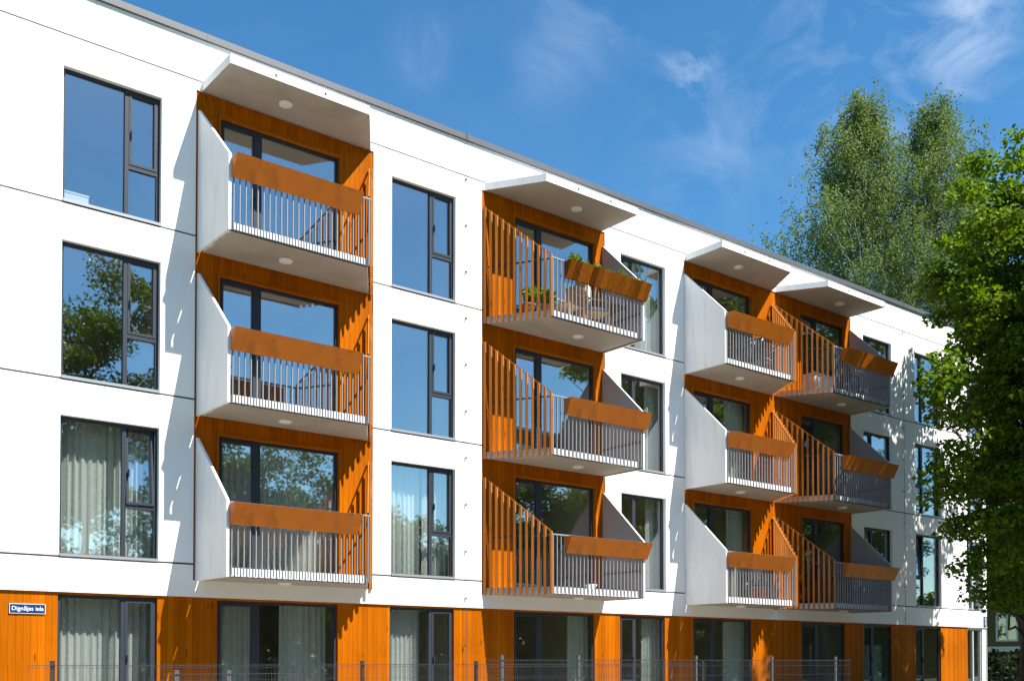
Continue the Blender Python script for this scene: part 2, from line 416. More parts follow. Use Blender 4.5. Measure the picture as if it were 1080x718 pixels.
# balconies
BW, BF, BD = 3.68, 2.88, 1.33
def ubox(bm, T, u0, u1, y0, y1, z0, z1, mi=0):
    a, b = T(u0), T(u1); box(bm, min(a, b), max(a, b), y0, y1, z0, z1, mi)
def lamp_bm(x, y, z):
    bm = nb(); lathe(bm, (x, y, z), [(.085, -.058), (.125, -.045), (.135, -.02), (.135, -.001)], 24); return bm
def make_balcony(x0, s, zb, first):
    T = lambda u: x0+s*u
    sb = nb()
    g = .115
    slab = [(T(g), 0, zb), (T(BW-.06), 0, zb), (T(BF-.05), -BD+.06, zb), (T(g), -BD+.06, zb)]
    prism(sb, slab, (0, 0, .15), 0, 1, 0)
    for yy in (-.25, -.66, -1.1): ubox(sb, T, .05, g, yy-.03, yy+.03, zb+.03, zb+.12)
    B = obj('balcony', sb, [M['fascia'], M['soffit']], building)
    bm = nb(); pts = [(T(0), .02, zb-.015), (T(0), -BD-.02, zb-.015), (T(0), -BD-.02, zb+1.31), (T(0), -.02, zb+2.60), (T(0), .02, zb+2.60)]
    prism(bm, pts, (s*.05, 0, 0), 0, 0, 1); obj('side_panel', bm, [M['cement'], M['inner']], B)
    # railing: flat bars in front of the slab edge
    bm = nb(); n = 25
    for i in range(n):
        u = .10+(BF-.16)*i/(n-1)
        ubox(bm, T, u-.008, u+.008, -BD-.018, -BD+.014, zb+.012, zb+1.262)
    ubox(bm, T, .055, BF-.02, -BD-.024, -BD+.020, zb+1.262, zb+1.29)
    obj('railing', bm, M['steel'], B)
    bm = nb()
    bar(bm, (T(BF-.05), -BD+.02, zb+1.26), (T(BW-.09), -.01, zb+1.26), .03, .03)
    for zz in (.62,):
        bar(bm, (T(.075), -BD+.03, zb+zz), (T(.075), -.01, zb+zz), .03, .03)
    ubox(bm, T, .055, BF-.0505, -BD-.020, -BD+.061, zb-.014, zb-.001)
    bar(bm, (T(BF-.03), -BD+.0, zb-.01), (T(BF-.03), -BD+.0, zb+1.29), .04, .04)
    obj('rail_post', bm, M['dsteel'], B)
    # slat screen on the splayed side
    bm = nb(); n = 12
    P = Vector((T(BW), -.03, 0)); Q = Vector((T(BF), -BD-.01, 0)); d = (Q-P).normalized(); nn = Vector((-d.y, d.x, 0))
    for i in range(n):
        t = i/(n-1); c = P.lerp(Q, t); top = 2.58-1.24*t
        hw, hd = (.024, .032)
        prism(bm, [c+d*hw+nn*hd+Vector((0, 0, zb-.02)), c-d*hw+nn*hd+Vector((0, 0, zb-.02)), c-d*hw-nn*hd+Vector((0, 0, zb-.02)), c+d*hw-nn*hd+Vector((0, 0, zb-.02))], (0, 0, top+.02))
    obj('slat_screen', bm, M['slat'], B)
    bm = nb(); off = Vector((-s*.05, .02, 0))
    bar(bm, P+off+Vector((0, 0, zb+2.565)), Q+off+Vector((0, 0, zb+1.325)), .022, .03); obj('slope_rail', bm, M['slat'], B)
    obj('ceiling_lamp', lamp_bm(T(1.45), -.64, zb), M['lamp'], B, True)
    return B
def make_canopy(x0, s):
    T = lambda u: x0+s*u; z = 12.05
    bm = nb()
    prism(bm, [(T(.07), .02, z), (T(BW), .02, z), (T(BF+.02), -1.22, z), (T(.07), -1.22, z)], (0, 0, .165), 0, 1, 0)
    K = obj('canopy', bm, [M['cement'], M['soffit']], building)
    bm = nb()
    for u in (.95, 1.95):
        x = T(u); prism(bm, [(x+.022*math.cos(a*math.pi/4), -1.2215, z+.085+.022*math.sin(a*math.pi/4)) for a in range(8)], (0, -.012, 0))
    obj('bolt', bm, M['dsteel'], K)
    obj('ceiling_lamp', lamp_bm(T(1.45), -.6, z), M['lamp'], K, True)
STACK = [('A', 7.62, 1), ('B', 17.89, -1), ('C', 20.78, 1), ('D', 28.28, -1)]
ZB = [9.08, 6.07, 3.06]
for n, x0, s in STACK:
    for zb in ZB: make_balcony(x0, s, zb, n == 'A')
    make_canopy(x0, s)

# lightning conductors with clips
for x in VJ:
    bm = nb(); tube(bm, [(x, -.045, .1), (x, -.045, 12.9), (x, -.09, 13.02), (x, -.09, 13.22)], .006, 6)
    for k in range(12): box(bm, x-.012, x+.012, -.05, -.001, .9+k*1.02, .93+k*1.02)
    obj('lightning_conductor', bm, M['fpost'], building)

# ------------------------------------------------------------------ planters
ORD = {'A': 'leftmost', 'B': 'second', 'C': 'third', 'D': 'rightmost'}
FLN = ['top', 'middle', 'lowest']
def planter_bm():
    bm = nb(); L = 2.52; t = .012
    # y is outward negative; open trough
    bx = [(-.05, .0), (-.24, .42)]
    o = [(0, -.05, 0), (0, -.235, .36), (0, -.235+t, .36), (0, -.05-.0, .03), (0, -.03, .03), (0, -.018, .36), (0, -.006, .36), (0, -.006, 0)]
    prism(bm, o, (L, 0, 0))
    for x in (0.0005, L-t-.0005):
        prism(bm, [(x, -.0065, .001), (x, -.0065, .3595), (x, -.2345, .3595), (x, -.0505, .001)], (t, 0, 0))
    for u in (.35, L-.35): box(bm, u-.02, u+.02, -.005, .02, .27, .345)
    return bm
pl0 = None
for n, x0, s in STACK:
    for f, zb in enumerate(ZB):
        xx = x0+.075 if s > 0 else x0+.02-2.52
        if s > 0: xx = x0+.045
        if pl0 is None: p = pl0 = obj('planter_box', planter_bm(), M['rust'])
        else:
            p = pl0.copy(); link(p)
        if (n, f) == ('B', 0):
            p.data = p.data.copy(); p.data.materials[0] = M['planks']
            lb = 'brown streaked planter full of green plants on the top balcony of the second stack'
        else:
            lb = {'A': 'rust-orange planter trough on the %s balcony railing of the leftmost stack',
                  'B': 'rust-orange planter trough on the %s balcony railing of the second stack from the left',
                  'C': 'rust-orange planter trough on the %s balcony railing of the third stack from the left',
                  'D': 'shaded rust planter trough on the %s balcony railing of the rightmost stack by the maple'}[n] % FLN[f]
        p.location = (xx, -BD-.026, zb+.89)
        tag(p, lb, 'planter', 'planter boxes on the balcony railings')

# ------------------------------------------------------------------ foliage tools
def leaves_mesh(name, pos, size, rng, m, parent, up=.4, aspect=.75, droop=0):
    """kite-shaped leaf faces at pos (n,3)"""
    n = len(pos)
    nrm = rng.normal(size=(n, 3)); nrm[:, 2] = np.abs(nrm[:, 2])+up; nrm /= np.linalg.norm(nrm, axis=1)[:, None]
    t = rng.normal(size=(n, 3)); t[:, 2] -= droop
    t -= nrm*(t*nrm).sum(1)[:, None]; t /= np.linalg.norm(t, axis=1)[:, None]
    b = np.cross(nrm, t)
    sz = size*rng.uniform(.6, 1.3, n)[:, None]
    fold = nrm*sz*.18
    V = np.empty((n, 6, 3))
    V[:, 0] = pos-t*sz*.5; V[:, 1] = pos-t*sz*.15+b*sz*.42*aspect/.75+fold; V[:, 2] = pos+t*sz*.22+b*sz*.34*aspect/.75+fold*.6
    V[:, 3] = pos+t*sz*.55; V[:, 4] = pos+t*sz*.22-b*sz*.34*aspect/.75+fold*.6; V[:, 5] = pos-t*sz*.15-b*sz*.42*aspect/.75+fold
    me = bpy.data.meshes.new(name)
    idx = np.arange(n)[:, None]*6
    tri = np.concatenate([idx+np.array([[0, 1, 2, 3]]), idx+np.array([[0, 3, 4, 5]])], 1).reshape(-1, 4)
    me.vertices.add(n*6); me.vertices.foreach_set('co', V.reshape(-1))
    nf = len(tri); me.loops.add(nf*4); me.loops.foreach_set('vertex_index', tri.reshape(-1).astype(np.int32))
    me.polygons.add(nf); me.polygons.foreach_set('loop_start', np.arange(nf, dtype=np.int32)*4)
    try: me.polygons.foreach_set('loop_total', np.full(nf, 4, dtype=np.int32))
    except Exception: pass
    me.update(calc_edges=True); me.materials.append(m)
    return link(bpy.data.objects.new(name, me), parent)

def limb_path(rng, p, q, k=5, wob=.12):
    p = np.array(p, float); q = np.array(q, float); L = np.linalg.norm(q-p)
    pts = [p+(q-p)*i/k + (rng.normal(size=3)*wob*L*.25*math.sin(math.pi*i/k) if 0 < i < k else 0) for i in range(k+1)]
    for i in range(1, k): pts[i][2] += .05*L*math.sin(math.pi*i/k)
    return [tuple(x) for x in pts]

def broadleaf(name, base, h, crown, m, bark, seed, nclump, per, leaf, label, cat, group=None, tr=.28, clr=(.5, 1.1), shell=.55, zc0=.25, keep=None, nlimb=16, extra=(), thin=None):
    """crown: (cx,cy,cz,rx,ry,rz) relative to base"""
    rng = np.random.default_rng(seed)
    root = empty(name, base); tag(root, label, cat, group)
    bx, by, bz = 0, 0, 0
    cx, cy, cz, rx, ry, rz = crown
    rzu, rzd = rz if isinstance(rz, tuple) else (rz, rz)
    # uneven envelope: several lobes
    lob = []
    while len(lob) < nclump:
        v = rng.normal(size=3); v /= np.linalg.norm(v)
        r = (rng.uniform(0, 1)**(1-shell*.75))
        bump = 1+.16*math.sin(3*math.atan2(v[1], v[0])+seed)+.13*math.sin(5*v[2]+2.3*v[0]*3+seed*1.7)
        w = 1.0 if v[2] > 0 else .88
        if v[2] < 0: w *= min(1.45, (1-v[2]**2+1e-6)**-.22)
        c = np.array([cx+v[0]*rx*r*bump*w, cy+v[1]*ry*r*bump*w, cz+v[2]*(rzu if v[2] > 0 else rzd)*r*bump])
        if c[2] < zc0*h: continue
        if keep and not keep(c+np.array(base)): continue
        if thin and c[0] > thin[0] and rng.uniform() < thin[1]: continue
        lob.append((c, rng.uniform(*clr)))
    for x, y, z, r in extra: lob.append((np.array([x-base[0], y-base[1], z-base[2]]), r))
    P = []
    for c, r in lob:
        k = int(per*rng.uniform(.6, 1.4)*(r/np.mean(clr))**1.6)
        v = rng.normal(size=(k, 3)); v /= np.linalg.norm(v, axis=1)[:, None]
        rr = rng.uniform(0, 1, k)**.45
        d = v*rr[:, None]*r; d[:, 2] *= .55
        # leaf layers: flattish sprays
        d[:, 2] -= .12*(d[:, 0]**2+d[:, 1]**2)/max(r, .1)
        P.append(c+d)
    P = np.concatenate(P)
    if keep:
        W = P+np.array(base); P = P[np.array([keep(w) for w in W])]
    leaves_mesh('crown', P, leaf, rng, m, root)
    bm = nb(); 
    top = (cx*.5, cy*.5, h*.86)
    path = limb_path(rng, (0, 0, -.1), top, 8, .05)
    tube(bm, path, [tr*1.25]+[tr*(1-.88*i/8) for i in range(1, 9)], 10)
    order = list(rng.choice(len(lob), size=min(nlimb, len(lob)), replace=False))+list(range(len(lob)-len(extra), len(lob)))
    for j in order:
        c, r = lob[j]; ex = j >= len(lob)-len(extra)
        t = min(.8, max(.22, (c[2]-.25*np.hypot(c[0], c[1]))/h*.85)); i = int(t*8); s = path[max(1, min(7, i))]
        rad = tr*(1-.88*max(1, min(7, i))/8)*(.22 if ex else .5)
        tube(bm, limb_path(rng, s, c, 5, .25), [rad*.7*(1-.85*k/5) for k in range(6)], 6)
        for _ in range(3):
            e = c+rng.normal(size=3)*r*.42; mid = np.array(s)+(c-np.array(s))*rng.uniform(.5, .85)
            tube(bm, limb_path(rng, mid, e, 3, .3), [rad*.3, rad*.22, rad*.15, rad*.08], 5)
    obj('trunk', bm, bark, root, True)
    return root

# street maple at the right
def keep_maple(w):
    d = -w[1]
    return d > .6 and not (d < 2.6 and w[0] < 31.6-2.6*(d-.6))
broadleaf('maple_tree', (32.1, -3.6, 0), 17.0, (-.25, -.7, 11.0, 4.15, 2.75, (4.7, 7.0)), M['maple'], M['bark'], 11, 400, 165, .135,
          'tall green maple in front of the right end of the white building', 'tree', tr=.34, clr=(.34, .74), zc0=.15, keep=keep_maple, nlimb=20, shell=.8, thin=(-.4, .62),
          extra=[(29.3, -4.2, 14.6, .8), (30., -4.4, 15.6, .75), (28.8, -4., 13.8, .8), (30.3, -4.5, 14.6, .9), (29.6, -4.6, 13.4, .9), (30.7, -4.6, 16.2, .6), (28.3, -4., 12.8, .8), (27.6, -3.9, 11.6, .75), (28.6, -4.2, 11.4, .85), (29.4, -4.6, 10.4, .9), (30.2, -4.8, 11.6, .9), (30.6, -5.2, 6.4, .9), (31.0, -5.6, 5.2, .9), (30.2, -5.2, 7.8, .9), (31.2, -5.6, 7.2, .9), (31.6, -5.8, 4.4, .8), (30.9, -5.4, 9., .9), (26.9, -4., 8.2, .8), (27.3, -3.9, 7.2, .8), (27.6, -3.9, 6.4, .8), (28.3, -3.9, 5.4, .9), (29.2, -4., 4.6, .9), (30., -4.2, 4.0, .9), (30.6, -4., 3.6, .8), (28.6, -4., 6.8, .9), (29.6, -4.2, 5.8, 1.), (30.4, -4.4, 5., 1.), (31.2, -4.6, 4.4, 1.), (26.6, -3.9, 9.0, .8), (26.3, -3.9, 8.6, .6), (26.9, -3.8, 9.6, .7), (26.6, -3.9, 6.6, .75), (27.0, -3.7, 6.0, .7), (27.6, -3.8, 5.2, .7), (28.2, -3.9, 4.2, .8), (28.9, -3.8, 3.5, .8), (29.6, -4.0, 3.3, .8), (27.3, -4.2, 14.2, .6), (28.1, -4.2, 15.2, .6)])
broadleaf('maple_tree', (30.7, -9.8, 0), 18.0, (0, 0, 11., 4.0, 3.8, (6.2, 7.)), M['maple'], M['bark'], 23, 150, 190, .17,  # unseen tree, added and sized to cast shade on the lower facade
          'added maple out of view beyond the right edge, put there to shade the lower facade', 'tree', tr=.3, clr=(.45, .95), zc0=.2)

# birches behind the building
def birch(base, h, spread, seed, label, ncl, lean=(0, 0)):
    rng = np.random.default_rng(seed)
    root = empty('birch_tree', base); tag(root, label, 'tree', 'birches behind the building')
    bm = nb()
    path = limb_path(rng, (0, 0, -.1), (lean[0], lean[1], h*.97), 10, .03)
    tube(bm, path, [.26*(1-.93*i/10) for i in range(11)], 10)
    P = []
    nb_ = ncl
    for i in range(nb_):
        t = rng.uniform(.22, .985); i0 = t*10; k = int(i0); s = np.array(path[k])+(np.array(path[min(k+1, 10)])-np.array(path[k]))*(i0-k)
        a = rng.uniform(0, 2*math.pi)
        prof = min(1, (1-t)*2.6+.10)*(.62+.38*min(1, t*2.2))
        L = spread*prof*rng.uniform(.55, 1.08)*(1+.2*math.sin(a*3+seed))
        e = s+np.array([math.cos(a)*L, math.sin(a)*L, L*rng.uniform(.25, .75)+.3])
        pp = limb_path(rng, s, e, 4, .18)
        r0 = .075*(1-t)+.018
        tube(bm, pp[:4]+[tuple((np.array(pp[3])+np.array(pp[4]))/2)], [r0*.8*(1-.9*j/4) for j in range(5)], 5)
        # hanging sprays along the outer part of the branch
        for j in range(int(13+10*prof)):
            u = (rng.uniform(.25, 1.0) if j > 3 else 1.)*4; kk = min(3, int(u)); b = np.array(pp[kk])+(np.array(pp[kk+1])-np.array(pp[kk]))*(u-kk)
            b = b+rng.normal(size=3)*.26
            dl = rng.uniform(.5, 1.7); m_ = int(rng.uniform(16, 31))
            z = rng.uniform(0, 1, m_); sw = rng.normal(size=2)*.25
            pos = np.stack([b[0]+sw[0]*z+rng.normal(size=m_)*.085, b[1]+sw[1]*z+rng.normal(size=m_)*.085, b[2]+.12-dl*z], 1)
            P.append(pos)
    leaves_mesh('crown', np.concatenate(P), .09, rng, M['birch'], root, up=.1, aspect=.7, droop=1.)
    obj('trunk', bm, M['bbark'], root, True)
birch((43.2, 9.0, 0), 28.4, 4.15, 5, 'left birch with drooping sprays rising behind the roof edge', 270, (.3, .2))
birch((47.7, 8.0, 0), 28.9, 4.5, 8, 'right birch with drooping sprays, nearer the maple', 240, (-.3, 0))

# trees across the street (their mirror images fill the lower windows)
far = [(1.5, -33, 18, 5.0), (16.2, -34, 21.4, 6.6), (25.5, -34.5, 14.0, 4.4), (35, -36, 10.8, 4.0), (45, -33, 15.5, 5.0), (55, -34, 20.5, 6.0), (67, -34, 21, 6.2), (79, -33, 19, 6.0)]
fl = ['far left', 'taller left', 'small left', 'small right', 'middle', 'tall right', 'taller right', 'far right']
for i, (x, y, h, r) in enumerate(far):
    broadleaf('street_tree', (x, y, 0), h, (0, 0, h*.58, r, r, h*.42), M['far'], M['bark'], 40+i, 300, 190, .18,
              '%s leafy tree across the street, seen only mirrored in the windows' % fl[i], 'tree', 'trees across the street', tr=.25, clr=(.7, 1.4), zc0=.12, nlimb=10)

# shrub belt along the far side of the street
rng = np.random.default_rng(5); n = 120000
P = np.stack([rng.uniform(-40, 130, n), rng.uniform(-40, -37, n), rng.uniform(0, 1, n)**.8], 1)
P[:, 2] *= 7.2+1.3*np.sin(P[:, 0]*.31)+1.1*np.sin(P[:, 0]*.83+1)+.8*np.sin(P[:, 0]*2.1)
tag(leaves_mesh('shrub_belt', P, .5, rng, M['far'], None), 'dense belt of green shrubs along the far side of the street', 'shrubs', kind='stuff')

# ------------------------------------------------------------------ house and hedge in the right background
hx0, hx1, hy0, hy1, hh = 62, 74, 2, 22, 7.2
house = empty('house', (hx0, hy0, 0)); tag(house, 'beige house with a pale window ledge behind the maple trunk', 'house')
bm = nb(); box(bm, 0, hx1-hx0, 0, hy1-hy0, 0, hh); obj('wall', bm, M['plaster'], house)
bm = nb(); prism(bm, [(-.5, -.5, hh), (hx1-hx0+.5, -.5, hh), ((hx1-hx0)/2, -.5, hh+4)], (0, hy1-hy0+1, 0)); obj('roof', bm, M['pot'], house)
bm = nb(); box(bm, -.12, -.002, 0, hy1-hy0, 2.15, 2.45); obj('ledge', bm, M['fascia'], house)
for zz in (2.75, 5.2):
    for k in range(7):
        y = .9+k*2.75
        bm = nb(); rect_frame(bm, 0, 1.3, 0, 1.7, .1, 0, .06); box(bm, .6, .7, 0.005, .055, .1, 1.6)
        for v in bm.verts: v.co = Vector((-.06+v.co.y-.0, y+v.co.x, zz+v.co.z))
        w = obj('window', bm, M['enamel'], house)
        bm = nb(); box(bm, -.028, -.004, y+.1, y+1.2, zz+.1, zz+1.6); obj('pane', bm, M['glassd'], w)
def hedge(name, x0, x1, y0, y1, h, seed, label):
    rng = np.random.default_rng(seed); n = int((x1-x0)*(y1-y0)*h*26)
    P = np.stack([rng.uniform(0, x1-x0, n), rng.uniform(0, y1-y0, n), h*rng.uniform(0, 1, n)**.7], 1)
    P[:, 2] *= 1+.12*np.sin(P[:, 0]*1.3)*np.sin(P[:, 1]*1.1+1)
    root = empty(name, (x0, y0, 0)); tag(root, label, 'hedge')
    leaves_mesh('foliage', P, .26, rng, M['hedge'], root)
    bm = nb()
    for k in range(12): 
        x = rng.uniform(.2, x1-x0-.2); y = rng.uniform(.2, y1-y0-.2); tube(bm, [(x, y, 0), (x+.1, y, h*.8)], [.04, .015], 6)
    obj('stem', bm, M['bark'], root)
hedge('hedge', 53, 56, 0, 14, 2.1, 77, 'dark hedge below the beige house, right of the building corner')
broadleaf('background_tree', (58, 16.5, 0), 13, (0, 0, 8, 4, 4, 5), M['far'], M['bark'], 61, 130, 90, .26, 'dark tree standing behind the maple, beside the beige house', 'tree', tr=.22, clr=(.6, 1.3), zc0=.25)
broadleaf('background_tree', (56, 7.5, 0), 12, (0, 0, 7.6, 3.5, 3.5, 4.4), M['far'], M['bark'], 67, 120, 90, .26, 'green tree between the maple and the beige house', 'tree', tr=.22, clr=(.6, 1.3), zc0=.3)

# ------------------------------------------------------------------ fences
def mesh_fence(name, x0, x1, y, h, posts, pm, label, ph=.0):
    root = empty(name, (x0, y, 0)); tag(root, label, 'fence', 'wire mesh fences along the terraces')
    bm = nb(); L = x1-x0
    nv = int(L/.05)
    for i in range(nv+1):
        x = L*i/nv; box(bm, x-.0015, x+.0015, -.0015, .0015, .06, h)
    z = .1; k = 0
    while z < h:
        box(bm, 0, L, -.008, -.003, z-.0025, z+.0025)
        z += .2; k += 1
    box(bm, 0, L, -.009, -.002, h-.03, h-.022)
    obj('mesh_panel', bm, M['wire'], root)
    for p in posts:
        bm = nb(); box(bm, p-x0-.03, p-x0+.03, .004, .044, 0, h+ph); box(bm, p-x0-.033, p-x0+.033, .001, .047, h+ph, h+ph+.012); obj('post', bm, pm, root)
def px2x(px, y):     # x of an image column on the plane y
    t = math.atan2(px-540, 1121.3); a = R(51.10)-t
    return (18.6+y)/math.tan(math.pi/2-a) if False else (18.6+y)*(math.cos(R(51.1))*1121.3+math.sin(R(51.1))*(px-540))/(math.sin(R(51.1))*1121.3-math.cos(R(51.1))*(px-540))
y = -2.5
mesh_fence('mesh_fence', px2x(30, y), px2x(745, y), y, 1.56, [px2x(p, y) for p in (56, 383, 503, 700, 742)], M['fpostd'],
           'wire mesh fence with brown posts close to the timber ground floor', .03)
y = -4.2
mesh_fence('mesh_fence', px2x(172, y), px2x(345, y), y, 1.44, [px2x(p, y) for p in (187, 242)], M['fpost'],
           'low wire mesh fence with grey posts in front of the leftmost ground-floor door', .02)
mesh_fence('mesh_fence', px2x(515, y), px2x(897, y), y, 1.64, [px2x(p, y) for p in (530, 611, 735, 815, 882)], M['fpost'],
           'taller wire mesh fence with grey posts in front of the darker right-hand doors', .05)

# ------------------------------------------------------------------ signs
def text_mesh(name, s, size, m, parent, loc):
    cu = bpy.data.curves.new(name, 'FONT'); cu.body = s; cu.size = size; cu.align_x = 'CENTER'; cu.align_y = 'CENTER'; cu.extrude = .002; cu.offset = size*.004
    o = bpy.data.objects.new(name, cu); C.objects.link(o); bpy.context.view_layer.update()
    me = bpy.data.meshes.new_from_object(o.evaluated_get(bpy.context.evaluated_depsgraph_get())); me.name = name
    C.objects.unlink(o); bpy.data.objects.remove(o)
    me.materials.clear(); me.materials.append(m)
    t = bpy.data.objects.new(name, me); link(t, parent); t.location = loc; t.rotation_euler = (R(90), 0, 0); return t
sg = empty('street_sign', (4.775, .04, 2.46)); tag(sg, 'blue enamel street name plate on the orange boards at the far left', 'sign')
bm = nb(); box(bm, -.280, .280, -.02, 0, -.081, .081); obj('border', bm, M['enamel'], sg)
bm = nb(); box(bm, -.272, .272, -.0225, -.0202, -.072, .072); obj('plate', bm, M['blue'], sg)
text_mesh('lettering', 'Dignājas iela', .098, M['enamel'], sg, (0, -.0262, .0))
ns = empty('house_number_sign', (36.33, 0, 2.98)); tag(ns, 'small blue house number plaque on the white band at the building corner', 'sign')
bm = nb(); box(bm, -.10, .10, -.03, -.002, -.17, .17); obj('plate', bm, M['blue'], ns)
bm = nb()
for zz in (.075, -.075):
    for a in range(10):
        t0, t1 = a*math.pi/5, (a+1)*math.pi/5
        bar(bm, (.05*math.cos(t0), -.032, zz+.055*math.sin(t0)), (.05*math.cos(t1), -.032, zz+.055*math.sin(t1)), .022, .006, up=(0, 1, 0))
obj('numeral', bm, M['enamel'], ns)

# ------------------------------------------------------------------ curtains
def curtain(x0, x1, z0, z1, y, label, seed, per=.13, amp=.035, m=None):
    rng = np.random.default_rng(seed); n = int((x1-x0)/.012)+2
    bm = nb(); ph = np.cumsum(rng.uniform(.6, 1.4, n))*.012/per*2*math.pi
    am = amp*(1+.4*np.sin(np.linspace(0, 9, n)+seed))
    rows = []
    for zz, k in ((z1, .7), ((z0+z1)/2, 1.), (z0, 1.2)):
        rows.append([bm.verts.new((x0+(x1-x0)*i/(n-1), y+am[i]*k*math.sin(ph[i])+.3*am[i]*math.sin(2.3*ph[i]+seed), zz)) for i in range(n)])
    for a in range(2):
        for i in range(n-1): bm.faces.new((rows[a][i], rows[a][i+1], rows[a+1][i+1], rows[a+1][i]))
    o = obj('curtain', bm, m or M['curtain'], None, True)
    tag(o, label, 'curtain', 'pale curtains behind the windows')
cur = [
 (5.05, 6.60, 3.35, 5.92, .45, 'pale sheer curtain behind the second-storey window above the street sign'),
 (6.62, 7.15, 3.35, 5.92, .45, 'narrow pale curtain panel behind the tilted casement of the leftmost second-storey window'),
 (5.10, 7.0, .15, 2.78, .48, 'pale curtain behind the ground-floor window beside the street sign'),
 (8.0, 10.75, 3.28, 5.94, .5, 'pale curtains behind the lowest balcony door of the leftmost stack'),
 (11.65, 12.75, 3.35, 5.92, .42, 'pale curtain in the second-storey window right of the leftmost balcony stack'),
 (12.85, 13.5, 3.35, 5.92, .42, 'curtain panel behind the casement right of the lowest leftmost balcony'),
 (11.6, 12.8, .15, 2.78, .45, 'pale curtain in the ground-floor window right of the leftmost ground-floor door'),
 (8.1, 9.0, .15, 2.78, .55, 'dim curtain at the left side of the leftmost ground-floor door'),
 (9.6, 10.6, .15, 2.78, .6, 'dim curtain at the right side of the leftmost ground-floor door'),
 (19.15, 20.15, 9.4, 11.85, .42, 'pale curtain in the top-storey window right of the second balcony stack'),
 (19.72, 20.2, 6.4, 8.88, .42, 'narrow curtain in the third-storey window right of the second balcony stack'),
 (19.74, 20.2, 3.4, 5.92, .42, 'narrow curtain in the second-storey window right of the second balcony stack'),
 (19.6, 20.2, .15, 2.78, .42, 'narrow curtain in the ground-floor window between the second and third stacks'),
 (17.1, 17.7, .15, 2.78, .45, 'narrow curtain at the right side of the second ground-floor door'),
 (23.0, 23.7, 3.3, 5.94, .45, 'narrow curtain at the right of the lowest balcony door of the third stack'),
 (22.9, 23.7, 6.3, 8.9, .45, 'narrow curtain at the right of the middle balcony door of the third stack'),
 (22.8, 23.7, .15, 2.78, .45, 'pale curtain at the right of the third ground-floor door'),
 (29.2, 30.5, .15, 2.1, .42, 'green-tinted curtain in the ground-floor window right of the rightmost stack'),
 (35.6, 36.3, 3.4, 5.9, .45, 'pale curtain in the corner window above the number plaque'),
]
for i, c in enumerate(cur): curtain(*c, seed=100+i)
# boxes on the sill of the top left window
bx = empty('paper_box', (5.52, .34, 9.36)); tag(bx, 'white box standing on the sill of the top left window', 'box')
bm = nb(); box(bm, -.24, .24, -.09, .16, 0, .27); obj('carton', bm, M['enamel'], bx)
bm = nb(); box(bm, -.25, .25, -.10, .17, .2705, .30); obj('lid', bm, M['fabric'], bx)

# ------------------------------------------------------------------ things on the balconies
def herb(name, loc, r, h, n, leaf, label, cat, seed, group=None, trail=0.):
    rng = np.random.default_rng(seed); root = empty(name, loc); tag(root, label, cat, group)
    P = np.stack([rng.uniform(-r[0], r[0], n), rng.uniform(-r[1], r[1], n), h*rng.uniform(0, 1, n)**1.3], 1)
    P[:, 2] *= .45+.55*np.abs(np.sin(P[:, 0]*5.1+seed)+.4*np.sin(P[:, 0]*13))
    leaves_mesh('foliage', P, leaf, rng, M['herb'], root)
    bm = nb()
    for k in range(max(4, int(r[0]*14))):
        x = rng.uniform(-r[0], r[0]); tube(bm, [(x, 0, -.08), (x+.02, 0, h*.6)], [.006, .003], 5)
    obj('stem', bm, M['hedge'], root)
    return root
herb('planter_plants', (16.62, -1.48, 10.28), (1.22, .07), .17, 620, .05, 'green plants growing along the brown planter on the top balcony of the second stack', 'plants', 3)
herb('planter_plants', (15.62, -1.47, 10.30), (.16, .07), .30, 150, .07, 'bushy green tuft at the left end of the brown streaked planter', 'plants', 9)
def potted(loc, h, seed, label):
    root = empty('potted_plant', loc); tag(root, label, 'potted plant', 'potted plants behind the slats')
    bm = nb(); lathe(bm, (0, 0, 0), [(.10, 0), (.14, .26), (.155, .26), (.155, .30), (.13, .30), (.12, .24)], 16); obj('pot', bm, M['pot'], root, False)
    rng = np.random.default_rng(seed); n = 190
    v = rng.normal(size=(n, 3)); v /= np.linalg.norm(v, axis=1)[:, None]; P = v*(rng.uniform(0, 1, n)**.4)[:, None]*np.array([.22, .22, h*.5])+np.array([0, 0, .3+h*.5])
    leaves_mesh('foliage', P, .10, rng, M['herb'], root)
    bm = nb(); 
    for k in range(4): tube(bm, [(0, 0, .25), (.06*math.cos(k*1.6), .06*math.sin(k*1.6), .3+h*.5)], [.01, .005], 5)
    obj('stem', bm, M['hedge'], root)
zf = ZB[0]+.152
potted((15.05, -.55, zf), .42, 1, 'potted plant behind the wooden slats, nearer the slatted wall corner, top balcony second stack')
potted((15.42, -.75, zf), .40, 2, 'potted plant behind the wooden slats, nearer the front railing, top balcony second stack')
